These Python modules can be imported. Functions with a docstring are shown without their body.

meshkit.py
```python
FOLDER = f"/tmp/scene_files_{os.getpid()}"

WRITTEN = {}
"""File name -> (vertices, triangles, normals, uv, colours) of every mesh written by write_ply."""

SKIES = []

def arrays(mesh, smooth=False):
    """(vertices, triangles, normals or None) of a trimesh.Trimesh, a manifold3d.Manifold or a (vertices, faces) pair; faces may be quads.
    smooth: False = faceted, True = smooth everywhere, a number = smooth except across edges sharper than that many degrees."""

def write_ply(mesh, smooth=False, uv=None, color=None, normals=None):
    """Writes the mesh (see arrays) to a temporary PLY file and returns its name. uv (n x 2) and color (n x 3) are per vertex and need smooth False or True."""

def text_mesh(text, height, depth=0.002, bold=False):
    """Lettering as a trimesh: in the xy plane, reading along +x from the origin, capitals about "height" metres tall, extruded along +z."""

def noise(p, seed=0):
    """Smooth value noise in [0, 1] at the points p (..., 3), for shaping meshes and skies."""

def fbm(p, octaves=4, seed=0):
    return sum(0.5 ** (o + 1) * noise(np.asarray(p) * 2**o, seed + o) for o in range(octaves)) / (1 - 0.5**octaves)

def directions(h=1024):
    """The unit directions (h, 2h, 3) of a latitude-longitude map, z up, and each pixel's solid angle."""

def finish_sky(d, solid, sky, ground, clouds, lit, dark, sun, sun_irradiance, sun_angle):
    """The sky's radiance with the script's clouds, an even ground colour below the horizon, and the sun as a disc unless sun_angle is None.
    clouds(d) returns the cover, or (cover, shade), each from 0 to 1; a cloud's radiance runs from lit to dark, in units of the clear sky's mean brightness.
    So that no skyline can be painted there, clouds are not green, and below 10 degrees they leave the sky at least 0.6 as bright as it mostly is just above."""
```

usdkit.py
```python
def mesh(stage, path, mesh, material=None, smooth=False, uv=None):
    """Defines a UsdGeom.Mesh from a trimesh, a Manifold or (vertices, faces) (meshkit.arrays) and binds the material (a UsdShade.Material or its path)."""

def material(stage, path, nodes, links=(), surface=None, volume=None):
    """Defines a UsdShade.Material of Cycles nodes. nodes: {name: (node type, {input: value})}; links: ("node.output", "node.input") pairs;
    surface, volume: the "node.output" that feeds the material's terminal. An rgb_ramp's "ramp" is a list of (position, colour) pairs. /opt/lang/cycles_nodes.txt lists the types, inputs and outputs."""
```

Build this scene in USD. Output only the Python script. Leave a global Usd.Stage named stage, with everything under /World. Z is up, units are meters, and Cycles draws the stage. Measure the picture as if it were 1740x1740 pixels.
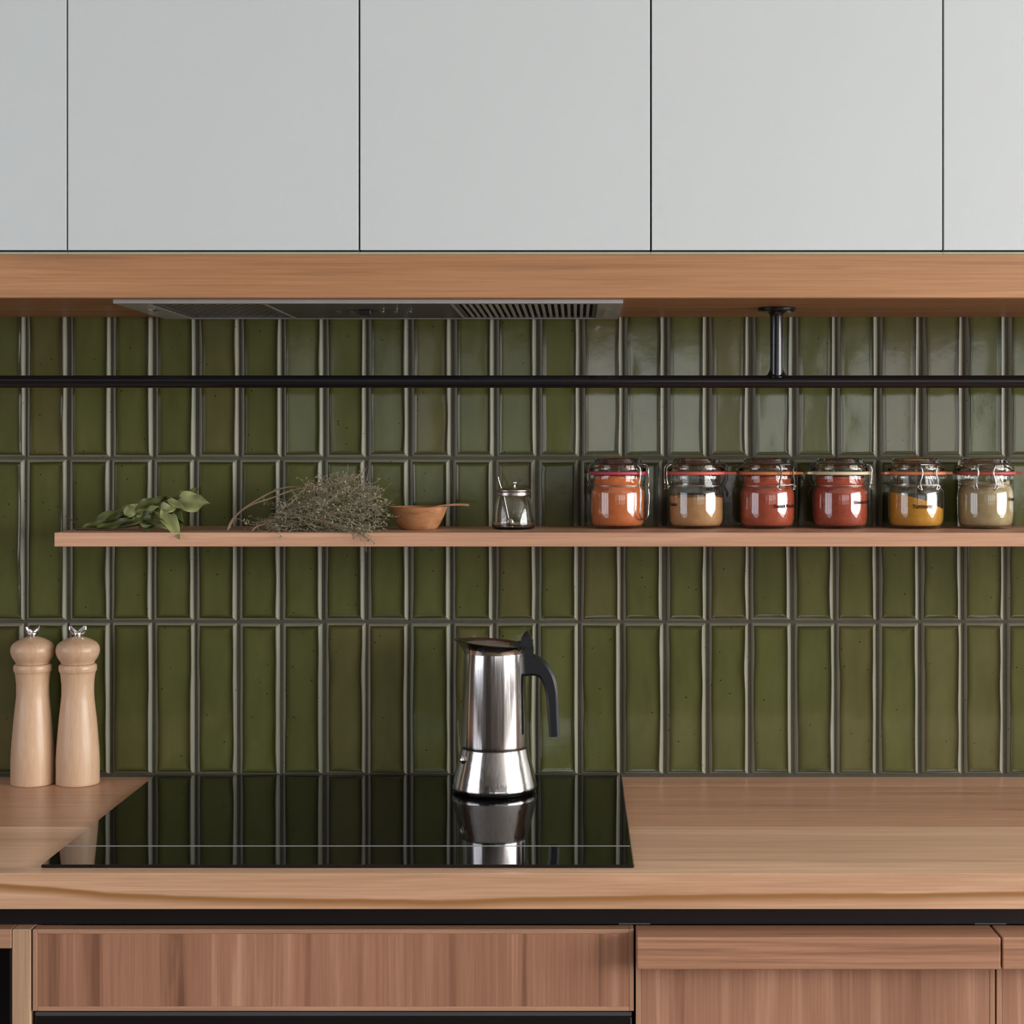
import math
import numpy as np
import trimesh
import manifold3d as m3
import usdkit
import meshkit
from pxr import Usd, UsdGeom, UsdLux, UsdShade, Gf, Sdf, Vt

stage = Usd.Stage.CreateInMemory()
UsdGeom.SetStageUpAxis(stage, 'Z')
UsdGeom.SetStageMetersPerUnit(stage, 1.0)
UsdGeom.Xform.Define(stage, '/World')

# ------------------------------------------------------------------ camera, light, exposure
CX, CY = 978.0, 755.0            # where the lens axis meets the picture (shifted lens)
CAM_D, CAM_Z, F = 2.55, 1.4085, 2833.33
cam = UsdGeom.Camera.Define(stage, '/World/camera')
cam.CreateHorizontalApertureAttr(36.0)
cam.CreateVerticalApertureAttr(36.0)
cam.CreateFocalLengthAttr(F / 1740 * 36)
cam.CreateHorizontalApertureOffsetAttr((870 - CX) / 1740 * 36)
cam.CreateVerticalApertureOffsetAttr((CY - 870) / 1740 * 36)
cam.CreateClippingRangeAttr(Gf.Vec2f(0.05, 100))
cam.AddTranslateOp().Set(Gf.Vec3d(0, -CAM_D, CAM_Z))
cam.AddRotateXOp().Set(90.0)
cam.CreateExposureAttr(0.18)

ROOM_L, ROOM_R, ROOM_F, ROOM_H = -2.9, 4.1, 6.0, 2.62


def daylight(name, loc, rot, w, h, colour, power):
    l = UsdLux.RectLight.Define(stage, '/World/' + name)
    l.CreateWidthAttr(w)
    l.CreateHeightAttr(h)
    l.CreateColorAttr(Gf.Vec3f(*colour))
    l.CreateIntensityAttr(power)
    l.AddTranslateOp().Set(Gf.Vec3d(*loc))
    l.AddRotateXYZOp().Set(Gf.Vec3f(*rot))
    return l


WR = (0.60, 5.3, 0.85, 2.50)     # right-hand window: d0, d1, z0, z1
WL = (0.9, 3.5, 0.85, 2.30)      # left-hand window
WF = (0.2, 3.5, 1.10, 1.95)      # window opposite: x0, x1, z0, z1
WG = (-1.3, -0.2, 1.10, 1.95)    # smaller window added beside it to reflect faintly in the left-hand tiles
daylight('daylight_right', (ROOM_R + 0.16, -(WR[0] + WR[1]) / 2, (WR[2] + WR[3]) / 2), (0, 90, 0), WR[3] - WR[2] + .1, WR[1] - WR[0] + .1, (1.0, 0.99, 0.97), 13.8)
daylight('daylight_left', (ROOM_L - 0.16, -(WL[0] + WL[1]) / 2, (WL[2] + WL[3]) / 2), (0, -90, 0), WL[3] - WL[2] + .1, WL[1] - WL[0] + .1, (0.88, 0.91, 1.0), 3.3)
daylight('daylight_opposite', ((WF[0] + WF[1]) / 2, -(ROOM_F + 0.16), (WF[2] + WF[3]) / 2), (90, 0, 0), WF[1] - WF[0] + .1, WF[3] - WF[2] + .1, (0.97, 0.98, 1.0), 2.5)
daylight('daylight_shaded', ((WG[0] + WG[1]) / 2, -(ROOM_F + 0.16), (WG[2] + WG[3]) / 2), (90, 0, 0), WG[1] - WG[0] + .1, WG[3] - WG[2] + .1, (0.95, 0.96, 1.0), 0.7)  # dim light behind the added window, for faint tile reflections


# ------------------------------------------------------------------ helpers
taken = {}


def numbered(path):
    n = taken.get(path, -1) + 1
    taken[path] = n
    return path if n == 0 else f'{path}_{n:03d}'


def tag(p, label=None, cat=None, group=None, kind=None):
    p = p.GetPrim() if hasattr(p, 'GetPrim') else p
    for k, v in (('label', label), ('category', cat), ('group', group), ('kind', kind)):
        if v:
            p.SetCustomDataByKey(k, v)
    return p


class T:
    """A thing, a part or a sub-part: its path and the point its meshes are measured from."""
    def __init__(self, path, loc):
        self.path, self.loc, self.prim = path, np.asarray(loc, float), stage.GetPrimAtPath(path)


def thing(name, label=None, cat=None, loc=(0, 0, 0), group=None, kind=None):
    path = numbered('/World/' + name)
    x = UsdGeom.Xform.Define(stage, path)
    x.AddTranslateOp().Set(Gf.Vec3d(*map(float, loc)))
    tag(x, label, cat, group, kind)
    return T(path, loc)


def obj(name, mesh, mat, parent=None, smooth=False, label=None, cat=None, group=None, kind=None, prim=None):
    """One mesh given in world coordinates, stored relative to its thing's base."""
    base = parent.path if parent else '/World'
    path = numbered(base + '/' + name)
    v, f = as_vf(mesh)
    loc = parent.loc if parent else np.zeros(3)
    m = usdkit.mesh(stage, path, (v - loc, f), mat, smooth=smooth)
    if prim:
        for k, a in prim.items():
            pv = UsdGeom.PrimvarsAPI(m).CreatePrimvar(k, Sdf.ValueTypeNames.FloatArray, 'vertex')
            pv.Set(Vt.FloatArray.FromNumpy(np.asarray(a, np.float32)))
    tag(m, label, cat, group, kind)
    return T(path, loc)


def as_vf(mesh):
    if hasattr(mesh, 'to_mesh'):
        mm = mesh.to_mesh()
        return np.array(mm.vert_properties[:, :3], float), np.array(mm.tri_verts, int)
    if isinstance(mesh, tuple):
        v, f = np.asarray(mesh[0], float), np.asarray(mesh[1], int)
        if f.shape[1] == 4:
            f = np.vstack([f[:, [0, 1, 2]], f[:, [0, 2, 3]]])
        return v, f
    return np.array(mesh.vertices, float), np.array(mesh.faces, int)


def join(*ms):
    V, Fs, n = [], [], 0
    for m in ms:
        v, f = as_vf(m)
        V.append(v)
        Fs.append(f + n)
        n += len(v)
    return np.vstack(V), np.vstack(Fs)


def moved(m, t):
    v, f = as_vf(m)
    return v + np.asarray(t, float), f


def turned(m, deg, axis=2, about=(0, 0, 0)):
    v, f = as_vf(m)
    a, o = math.radians(deg), np.asarray(about, float)
    c, s = math.cos(a), math.sin(a)
    R = {0: [[1, 0, 0], [0, c, -s], [0, s, c]], 1: [[c, 0, s], [0, 1, 0], [-s, 0, c]], 2: [[c, -s, 0], [s, c, 0], [0, 0, 1]]}[axis]
    return (v - o) @ np.array(R).T + o, f


def pt(px, py, d):
    """The point that the pixel shows at distance d in front of the tiled wall."""
    k = (CAM_D - d) / F
    return np.array([(px - CX) * k, -d, CAM_Z - (py - CY) * k])


def box(x0, x1, d0, d1, z0, z1, ch=0.0008):
    """A box with chamfered edges; d is the distance from the tiled wall into the room."""
    lo, hi = np.array([x0, -d1, z0]), np.array([x1, -d0, z1])
    ch = min(ch, (hi - lo).min() * 0.3)
    P = []
    for k in range(3):
        for s in np.ndindex(2, 2, 2):
            p = np.where(np.array(s) == 0, lo, hi)
            inn = np.where(np.array(s) == 0, lo + ch, hi - ch)
            q = inn.copy()
            q[k] = p[k]
            P.append(q)
    return m3.Manifold.hull_points(np.array(P))


def plain(x0, x1, d0, d1, z0, z1):
    return m3.Manifold.cube([x1 - x0, d1 - d0, z1 - z0]).translate([x0, -d1, z0])


def lathe(profile, at=(0, 0, 0), n=64):
    """A closed solid of revolution; the profile runs (r, z) with the solid on its left when it starts at the bottom axis and climbs outside."""
    P = [(max(r, 0.0), z) for r, z in profile]
    a = np.arange(n) * 2 * np.pi / n
    V, idx = [], []
    for r, z in P:
        if r < 1e-7:
            idx.append([len(V)])
            V.append((0, 0, z))
        else:
            idx.append(list(range(len(V), len(V) + n)))
            V += [(r * math.cos(t), r * math.sin(t), z) for t in a]
    Fs = []
    pairs = list(zip(idx[:-1], idx[1:]))
    if len(idx[0]) > 1 or len(idx[-1]) > 1:
        pairs.append((idx[-1], idx[0]))
    for A, B in pairs:
        for k in range(n):
            j = (k + 1) % n
            if len(A) == 1 and len(B) == 1:
                continue
            if len(A) == 1:
                Fs.append((A[0], B[j], B[k]))
            elif len(B) == 1:
                Fs.append((A[k], A[j], B[0]))
            else:
                Fs += [(A[k], A[j], B[j]), (A[k], B[j], B[k])]
    V, Fs = np.array(V, float), np.array(Fs)
    vol = np.einsum('ij,ij->i', V[Fs[:, 0]], np.cross(V[Fs[:, 1]], V[Fs[:, 2]])).sum()
    if vol < 0:
        Fs = Fs[:, ::-1]
    return V + np.asarray(at, float), Fs


def spline(pts, n=40):
    from scipy.interpolate import CubicSpline
    p = np.asarray(pts, float)
    t = np.r_[0, np.cumsum(np.linalg.norm(np.diff(p, axis=0), axis=1))]
    return CubicSpline(t, p)(np.linspace(0, t[-1], n))


def tube(pts, r, sides=8, closed=False):
    p = np.asarray(pts, float)
    n = len(p)
    r = np.broadcast_to(r, (n,))
    t = (np.roll(p, -1, 0) - np.roll(p, 1, 0)) if closed else np.gradient(p, axis=0)
    t /= np.linalg.norm(t, axis=1, keepdims=True) + 1e-12
    a = np.zeros_like(p)
    ref = np.array([0, 0, 1.0]) if abs(t[0, 2]) < .9 else np.array([1.0, 0, 0])
    cur = np.cross(t[0], ref)
    for k in range(n):
        cur = cur - t[k] * (cur @ t[k])
        cur /= np.linalg.norm(cur) + 1e-12
        a[k] = cur
    b = np.cross(t, a)
    ang = np.arange(sides) * 2 * np.pi / sides
    V = (p[:, None] + r[:, None, None] * (np.cos(ang)[None, :, None] * a[:, None] + np.sin(ang)[None, :, None] * b[:, None])).reshape(-1, 3)
    Fs = []
    for i in range(n if closed else n - 1):
        i2 = (i + 1) % n
        for j in range(sides):
            j2 = (j + 1) % sides
            Fs += [(i * sides + j, i * sides + j2, i2 * sides + j2), (i * sides + j, i2 * sides + j2, i2 * sides + j)]
    if not closed:
        for end, flip in ((0, True), (n - 1, False)):
            c = len(V)
            V = np.vstack([V, p[end]])
            for j in range(sides):
                q = (end * sides + j, end * sides + (j + 1) % sides, c)
                Fs.append(q[::-1] if flip else q)
    return V, np.array(Fs)


def ring(R, z, r, at, n=48, sides=8):
    a = np.arange(n) * 2 * np.pi / n
    return tube(np.c_[at[0] + R * np.cos(a), at[1] + R * np.sin(a), np.full(n, at[2] + z)], r, sides, True)


def smooth_profile(p, n=6):
    q = np.array(p)
    t = np.r_[0, np.cumsum(np.linalg.norm(np.diff(q, axis=0), axis=1))]
    from scipy.interpolate import PchipInterpolator
    tt = np.unique(np.concatenate([np.linspace(a, b, n) for a, b in zip(t[:-1], t[1:])]))
    return list(map(tuple, PchipInterpolator(t, q)(tt)))


# ------------------------------------------------------------------ materials
def lin(r, g, b):
    return tuple(((c / 255 + .055) / 1.055) ** 2.4 if c > 10 else c / 255 / 12.92 for c in (r, g, b))


def mat(name, nodes, links=(), surface='p.BSDF'):
    return usdkit.material(stage, '/World/Looks/' + name, nodes, list(links), surface=surface)


def plain_mat(name, colour, rough=.5, **kw):
    """One colour with faint mottling."""
    c = np.array(colour)
    return mat(name, {
        'tc': ('texture_coordinate', {}),
        'n': ('noise_texture', {'scale': kw.pop('noise', 14.0), 'detail': 4.0}),
        'r': ('rgb_ramp', {'ramp': [(.3, tuple(c * (1 - kw.get('vary', .04)))), (.7, tuple(np.minimum(c * (1 + kw.pop('vary', .04)), 1)))]}),
        'p': ('principled_bsdf', {'roughness': rough, **kw})},
        [('tc.object', 'n.vector'), ('n.fac', 'r.fac'), ('r.color', 'p.base_color')])


def wood(name, dark, mid, light, axis='x', along=1.3, across=26.0, seed=0.0, rough=.42, fibre=.16, vein=None, spec=.5):
    s = {'x': (along, across, across), 'z': (across, across, along)}[axis]
    f = {'x': (along * 5, across * 11, across * 11), 'z': (across * 11, across * 11, along * 5)}[axis]
    b = {'x': (along * .5, across * .22, across * .22), 'z': (across * .22, across * .22, along * .5)}[axis]
    g = 1 - fibre
    nodes = {
        'tc': ('texture_coordinate', {}),
        'm': ('mapping', {'scale': s, 'location': (seed * 3.1, seed * 7.7, seed * 5.3)}),
        'n': ('noise_texture', {'scale': 1.0, 'detail': 5.0, 'roughness': .58, 'distortion': .7}),
        'r': ('rgb_ramp', {'ramp': [(.33, dark), (.45, mid), (.54, mid), (.67, light)]}),
        'm2': ('mapping', {'scale': f, 'location': (seed, seed * 2.2, seed)}),
        'n2': ('noise_texture', {'scale': 1.0, 'detail': 3.0, 'roughness': .6}),
        'r2': ('rgb_ramp', {'ramp': [(.3, (g, g * .98, g * .96)), (.62, (1.05, 1.05, 1.05))]}),
        'm3': ('mapping', {'scale': b, 'location': (seed * 2, seed, seed * 4)}),
        'n3': ('noise_texture', {'scale': 1.0, 'detail': 2.0, 'roughness': .5}),
        'r3': ('rgb_ramp', {'ramp': [(.3, (.86, .83, .80)), (.7, (1.12, 1.12, 1.10))]}),
        'x': ('mix', {'mix_type': 'multiply', 'fac': 1.0}),
        'x2': ('mix', {'mix_type': 'multiply', 'fac': 1.0}),
        'b': ('bump', {'strength': .12, 'distance': .0006}),
        'p': ('principled_bsdf', {'roughness': rough, 'specular_ior_level': spec})}
    links = [('tc.object', 'm.vector'), ('m.vector', 'n.vector'), ('n.fac', 'r.fac'), ('tc.object', 'm2.vector'), ('m2.vector', 'n2.vector'), ('n2.fac', 'r2.fac'),
             ('tc.object', 'm3.vector'), ('m3.vector', 'n3.vector'), ('n3.fac', 'r3.fac'),
             ('r.color', 'x.color1'), ('r2.color', 'x.color2'), ('x.color', 'x2.color1'), ('r3.color', 'x2.color2'), ('n2.fac', 'b.height'), ('b.normal', 'p.normal')]
    last = 'x2.color'
    if vein:
        # a dark gum vein that wanders along the board: |z - f(x)| turned into a line
        (x0, x1, z0, z1), curve, width, colour = vein
        nodes.update({
            'gp': ('geometry', {}), 'sx': ('separate_xyz', {}),
            'mx': ('map_range', {'from_min': x0, 'from_max': x1, 'clamp': True}),
            'vc': ('rgb_ramp', {'ramp': [(a, (v, v, v)) for a, v in curve]}),
            'mz': ('map_range', {'from_min': z0, 'from_max': z1}),
            'wn': ('noise_texture', {'scale': 9.0, 'detail': 4.0}),
            'wm': ('math', {'math_type': 'multiply_add', 'value2': .10, 'value3': -.05}),
            'wa': ('math', {'math_type': 'add'}),
            'ds': ('math', {'math_type': 'subtract'}),
            'vr': ('rgb_ramp', {'ramp': [(.5 - width * 2.2, (0, 0, 0)), (.5 - width * .3, (1, 1, 1)), (.5 + width * .3, (1, 1, 1)), (.5 + width * .9, (0, 0, 0))]}),
            'da': ('math', {'math_type': 'add', 'value2': .5}),
            'vx': ('mix', {'mix_type': 'mix', 'color2': colour})})
        links += [('gp.position', 'sx.vector'), ('sx.x', 'mx.value'), ('mx.result', 'vc.fac'), ('sx.z', 'mz.value'), ('gp.position', 'wn.vector'), ('wn.fac', 'wm.value1'),
                  ('vc.color', 'wa.value1'), ('wm.value', 'wa.value2'), ('mz.result', 'ds.value1'), ('wa.value', 'ds.value2'), ('ds.value', 'da.value1'), ('da.value', 'vr.fac'),
                  ('vr.color', 'vx.fac'), (last, 'vx.color1')]
        last = 'vx.color'
    links.append((last, 'p.base_color'))
    return mat(name, nodes, links)


W = {}
W['beam'] = wood('timber_beam', (.26, .125, .058), (.42, .212, .102), (.53, .285, .145), along=1.0, across=30, seed=1.0, rough=.45)
W['shelf'] = wood('timber_shelf', (.42, .23, .145), (.54, .305, .195), (.62, .37, .25), along=1.5, across=45, seed=2.3, rough=.5)
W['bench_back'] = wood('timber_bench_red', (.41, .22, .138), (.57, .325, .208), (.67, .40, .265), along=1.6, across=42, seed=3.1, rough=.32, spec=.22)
W['bench_strip'] = wood('timber_bench_strip', (.48, .27, .175), (.60, .355, .235), (.66, .41, .28), along=1.6, across=42, seed=6.1, rough=.32, spec=.22)
W['bench_front'] = wood('timber_bench_tan', (.60, .385, .255), (.76, .50, .335), (.84, .57, .39), along=1.4, across=40, seed=4.2, rough=.32, spec=.22)
z_of = lambda py: pt(0, py, .5764)[2]
vein_curve = []
for px, py in ((-100, 1497), (0, 1505), (90, 1512), (180, 1520), (300, 1526), (500, 1530), (750, 1533), (1000, 1526), (1250, 1523), (1500, 1521), (1840, 1518)):
    vein_curve.append(((px + 100) / 1940, (z_of(py) - z_of(1545)) / (z_of(1485) - z_of(1545))))
W['bench_edge'] = wood('timber_bench_edge', (.48, .275, .165), (.58, .35, .22), (.66, .42, .275), along=1.3, across=34, seed=5.5, rough=.36,
                       vein=((pt(-100, 0, .5764)[0], pt(1840, 0, .5764)[0], z_of(1545), z_of(1485)), vein_curve, .10, (.33, .155, .055)))
W['front_v'] = wood('timber_front_upright_grain', (.20, .092, .055), (.37, .185, .115), (.50, .28, .185), axis='z', along=1.0, across=34, seed=7.4, rough=.45)
W['front_v2'] = wood('timber_front_upright_grain_pale', (.24, .115, .07), (.37, .19, .12), (.50, .28, .185), axis='z', along=.9, across=22, seed=9.1, rough=.45)
W['lipping'] = wood('timber_lipping', (.36, .20, .12), (.46, .26, .165), (.54, .33, .22), axis='z', along=1.2, across=30, seed=8.2, rough=.45)
W['lipping_x'] = wood('timber_lipping_level', (.36, .20, .12), (.44, .25, .16), (.52, .31, .21), along=1.2, across=30, seed=8.9, rough=.45)
W['rail'] = wood('timber_pull_rail', (.25, .12, .07), (.42, .22, .135), (.55, .31, .205), along=1.1, across=44, seed=11.3, rough=.45)
W['post'] = wood('timber_post', (.38, .23, .14), (.48, .31, .195), (.55, .37, .24), axis='z', along=1.0, across=40, seed=12.3, rough=.5)
W['mill'] = wood('beech', (.50, .32, .205), (.55, .37, .245), (.59, .405, .27), axis='z', along=7, across=45, seed=2.2, rough=.34, fibre=.06)
W['bowl'] = wood('bowl_timber', (.27, .115, .05), (.42, .20, .095), (.54, .285, .145), along=12, across=70, seed=4.4, rough=.4, fibre=.12)
W['spoon'] = wood('spoon_timber', (.30, .13, .07), (.40, .19, .11), (.46, .24, .14), along=8, across=90, seed=1.4, rough=.5)

M = {}
M['paint'] = plain_mat('sage_white_paint', (.59, .635, .645), .42, vary=.012, noise=3.0)
M['sage'] = plain_mat('sage_edge', (.36, .40, .31), .5)
M['dark_gap'] = plain_mat('cabinet_shadow_gap', (.02, .021, .02), .7)
M['black'] = plain_mat('satin_black', (.012, .011, .012), .42)
M['black_metal'] = plain_mat('powder_coated_black', (.007, .007, .009), .16)
M['recess'] = plain_mat('black_laminate', (.007, .006, .0065), .35)
M['inside'] = plain_mat('black_interior', (.006, .005, .005), .8)
M['hob'] = plain_mat('black_ceramic_glass', (.004, .004, .0045), .035, ior=1.44)
M['mark'] = plain_mat('hob_print', (.42, .42, .41), .5)
M['oven_glass'] = plain_mat('oven_glass', (.006, .006, .007), .12)
M['oven_trim'] = plain_mat('oven_trim', (.06, .062, .066), .35)
M['grout'] = plain_mat('grout', (.060, .056, .040), .85, vary=.12, noise=120.0)
M['dark_wall'] = plain_mat('dark_taupe_plaster', (.13, .115, .105), .9, vary=.02, noise=2.0)
M['plaster'] = plain_mat('white_plaster', (.72, .71, .69), .9, vary=.01, noise=2.0)
M['frame'] = plain_mat('window_frame_paint', (.10, .10, .105), .5)
M['floor'] = wood('floor_boards', (.13, .075, .045), (.18, .11, .07), (.22, .14, .09), along=.6, across=9, seed=5.0, rough=.4)
M['bay'] = mat('bay_leaf', {
    'tc': ('texture_coordinate', {}), 'n': ('noise_texture', {'scale': 60.0, 'detail': 4.0}), 'oi': ('object_info', {}),
    'r': ('rgb_ramp', {'ramp': [(.25, (.065, .082, .020)), (.75, (.125, .148, .044))]}),
    'r2': ('rgb_ramp', {'ramp': [(0, (.75, .75, .75)), (1, (1.2, 1.18, 1.1))]}),
    'x': ('mix', {'mix_type': 'multiply', 'fac': 1.0}),
    'p': ('principled_bsdf', {'roughness': .42}), 't': ('translucent_bsdf', {'color': (.16, .22, .04)}), 'mc': ('mix_closure', {'fac': .14})},
    [('tc.object', 'n.vector'), ('n.fac', 'r.fac'), ('oi.random', 'r2.fac'), ('r.color', 'x.color1'), ('r2.color', 'x.color2'), ('x.color', 'p.base_color'), ('p.BSDF', 'mc.closure1'), ('t.BSDF', 'mc.closure2')], 'mc.closure')
M['bay_pale'] = plain_mat('bay_leaf_underside', (.29, .325, .125), .5, noise=50.0, vary=.12)
M['bay_stem'] = plain_mat('bay_stem', (.07, .045, .028), .7)
M['twig'] = plain_mat('thyme_twig', (.24, .19, .125), .8, vary=.3, noise=80.0)
M['stalk'] = plain_mat('thyme_stalk', (.26, .18, .11), .75, vary=.2, noise=60.0)
M['thyme'] = plain_mat('thyme_leaf', (.25, .26, .165), .8, vary=.3, noise=110.0)
M['seed_head'] = plain_mat('thyme_seed_heads', (.30, .25, .16), .85, vary=.35, noise=120.0)
M['steel'] = mat('polished_steel', {
    'tc': ('texture_coordinate', {}), 'm': ('mapping', {'scale': (380, 380, 4)}), 'n': ('noise_texture', {'scale': 1.0, 'detail': 3.0}),
    'r': ('rgb_ramp', {'ramp': [(.3, (.10, .10, .10)), (.7, (.19, .19, .19))]}),
    'c': ('rgb_ramp', {'ramp': [(.3, (.43, .41, .405)), (.7, (.58, .56, .55))]}),
    'p': ('principled_bsdf', {'metallic': 1.0})},
    [('tc.object', 'm.vector'), ('m.vector', 'n.vector'), ('n.fac', 'r.fac'), ('r.color', 'p.roughness'), ('n.fac', 'c.fac'), ('c.color', 'p.base_color')])
M['satin_steel'] = plain_mat('satin_steel', (.66, .60, .59), .45, metallic=1.0)
M['chrome'] = plain_mat('chrome', (.80, .80, .82), .08, metallic=1.0, vary=.01)
M['wire'] = plain_mat('wire_steel', (.50, .485, .46), .25, metallic=1.0)
M['wire_dark'] = plain_mat('dark_wire', (.10, .09, .08), .4, metallic=.8)
M['hood_steel'] = plain_mat('hood_steel', (.55, .56, .57), .38, metallic=.55, noise=40.0)
M['hood_dark'] = plain_mat('hood_panel', (.15, .15, .155), .45, metallic=.6)
M['filter'] = plain_mat('filter_aluminium', (.62, .62, .65), .35, metallic=.6)
M['pewter'] = plain_mat('pewter_lid', (.42, .37, .33), .28, metallic=1.0)
M['bakelite'] = plain_mat('black_bakelite', (.010, .012, .015), .36)
M['lettering'] = plain_mat('black_print', (.022, .013, .012), .8, specular_ior_level=0.0)


def clear_pane(name, tint, ior=1.45, rough=0.0):
    return mat(name, {
        't': ('transparent_bsdf', {'color': tint}), 'g': ('glossy_bsdf', {'color': (1, 1, 1), 'roughness': rough}),
        'lw': ('layer_weight', {'blend': .5}), 'pw': ('math', {'math_type': 'power', 'value2': 4.0}), 'f': ('math', {'math_type': 'multiply_add', 'value2': .9, 'value3': .045}), 'mc': ('mix_closure', {})},
        [('lw.facing', 'pw.value1'), ('pw.value', 'f.value1'), ('f.value', 'mc.fac'), ('t.BSDF', 'mc.closure1'), ('g.BSDF', 'mc.closure2')], 'mc.closure')


M['glass'] = clear_pane('jar_glass', (.955, .965, .95))
M['clear_glass'] = mat('clear_glass', {'p': ('principled_bsdf', {'base_color': (.97, .98, .97), 'transmission_weight': 1.0, 'roughness': .0, 'ior': 1.46})})
M['glass_lid'] = mat('thick_glass', {'p': ('principled_bsdf', {'base_color': (.84, .83, .77), 'transmission_weight': 1.0, 'roughness': .01, 'ior': 1.48})})


def powder(name, a, b):
    return mat(name, {'tc': ('texture_coordinate', {}), 'n': ('noise_texture', {'scale': 90.0, 'detail': 5.0, 'roughness': .65}),
                      'r': ('rgb_ramp', {'ramp': [(.3, a), (.7, b)]}), 'bm': ('bump', {'strength': .4, 'distance': .0008}), 'p': ('principled_bsdf', {'roughness': .9, 'specular_ior_level': .1})},
               [('tc.object', 'n.vector'), ('n.fac', 'r.fac'), ('r.color', 'p.base_color'), ('n.fac', 'bm.height'), ('bm.normal', 'p.normal')])


def glaze(name, face_a, face_b, pool, rim, seed):
    """Handmade green glaze: it runs thin and pale over the raised edges and pools dark just inside them (the mesh's edge distance), with iron specks."""
    return mat(name, {
        'e': ('attribute', {'attribute': 'edge_distance'}),
        'er': ('rgb_ramp', {'ramp': [(0, (1, 1, 1)), (.25, (1, 1, 1)), (.36, (0, 0, 0)), (1, (0, 0, 0))]}),
        'pr': ('rgb_ramp', {'ramp': [(0, (1, 1, 1)), (.37, (1, 1, 1)), (.47, (.86, .86, .86)), (.65, (.45, .45, .45)), (.85, (.14, .14, .14)), (1, (0, 0, 0))]}),
        'tc': ('texture_coordinate', {}),
        'm': ('mapping', {'scale': (26, 26, 9), 'location': (seed, seed, seed * 2)}),
        'n': ('noise_texture', {'scale': 1.0, 'detail': 4.0, 'roughness': .6}),
        'fr': ('rgb_ramp', {'ramp': [(.3, face_a), (.7, face_b)]}),
        'v': ('voronoi_texture', {'scale': 75.0, 'feature': 'f1'}),
        'vs': ('separate_color', {}),
        'vg': ('math', {'math_type': 'greater_than', 'value2': .50}),
        'vd': ('rgb_ramp', {'ramp': [(0, (1, 1, 1)), (.06, (1, 1, 1)), (.10, (0, 0, 0)), (1, (0, 0, 0))]}),
        'vm': ('math', {'math_type': 'multiply'}),
        'x1': ('mix', {'color2': pool}), 'x2': ('mix', {'color2': rim}), 'x3': ('mix', {'color2': (.012, .011, .006)}),
        'n2': ('noise_texture', {'scale': 55.0, 'detail': 2.0}),
        'b': ('bump', {'strength': .10, 'distance': .0006}),
        'rr': ('map_range', {'from_min': 0.0, 'from_max': 1.0, 'to_min': .085, 'to_max': .46}),
        'p': ('principled_bsdf', {'ior': 1.52})},
        [('er.color', 'rr.value'), ('rr.result', 'p.roughness'), ('tc.object', 'm.vector'), ('m.vector', 'n.vector'), ('n.fac', 'fr.fac'), ('e.fac', 'er.fac'), ('e.fac', 'pr.fac'), ('tc.object', 'v.vector'), ('v.distance', 'vd.fac'), ('v.color', 'vs.color'),
         ('vs.r', 'vg.value1'), ('vg.value', 'vm.value1'), ('vd.color', 'vm.value2'), ('fr.color', 'x1.color1'), ('pr.color', 'x1.fac'), ('x1.color', 'x2.color1'), ('er.color', 'x2.fac'),
         ('x2.color', 'x3.color1'), ('vm.value', 'x3.fac'), ('x3.color', 'p.base_color'), ('tc.object', 'n2.vector'), ('n2.fac', 'b.height'), ('b.normal', 'p.normal')])


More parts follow.
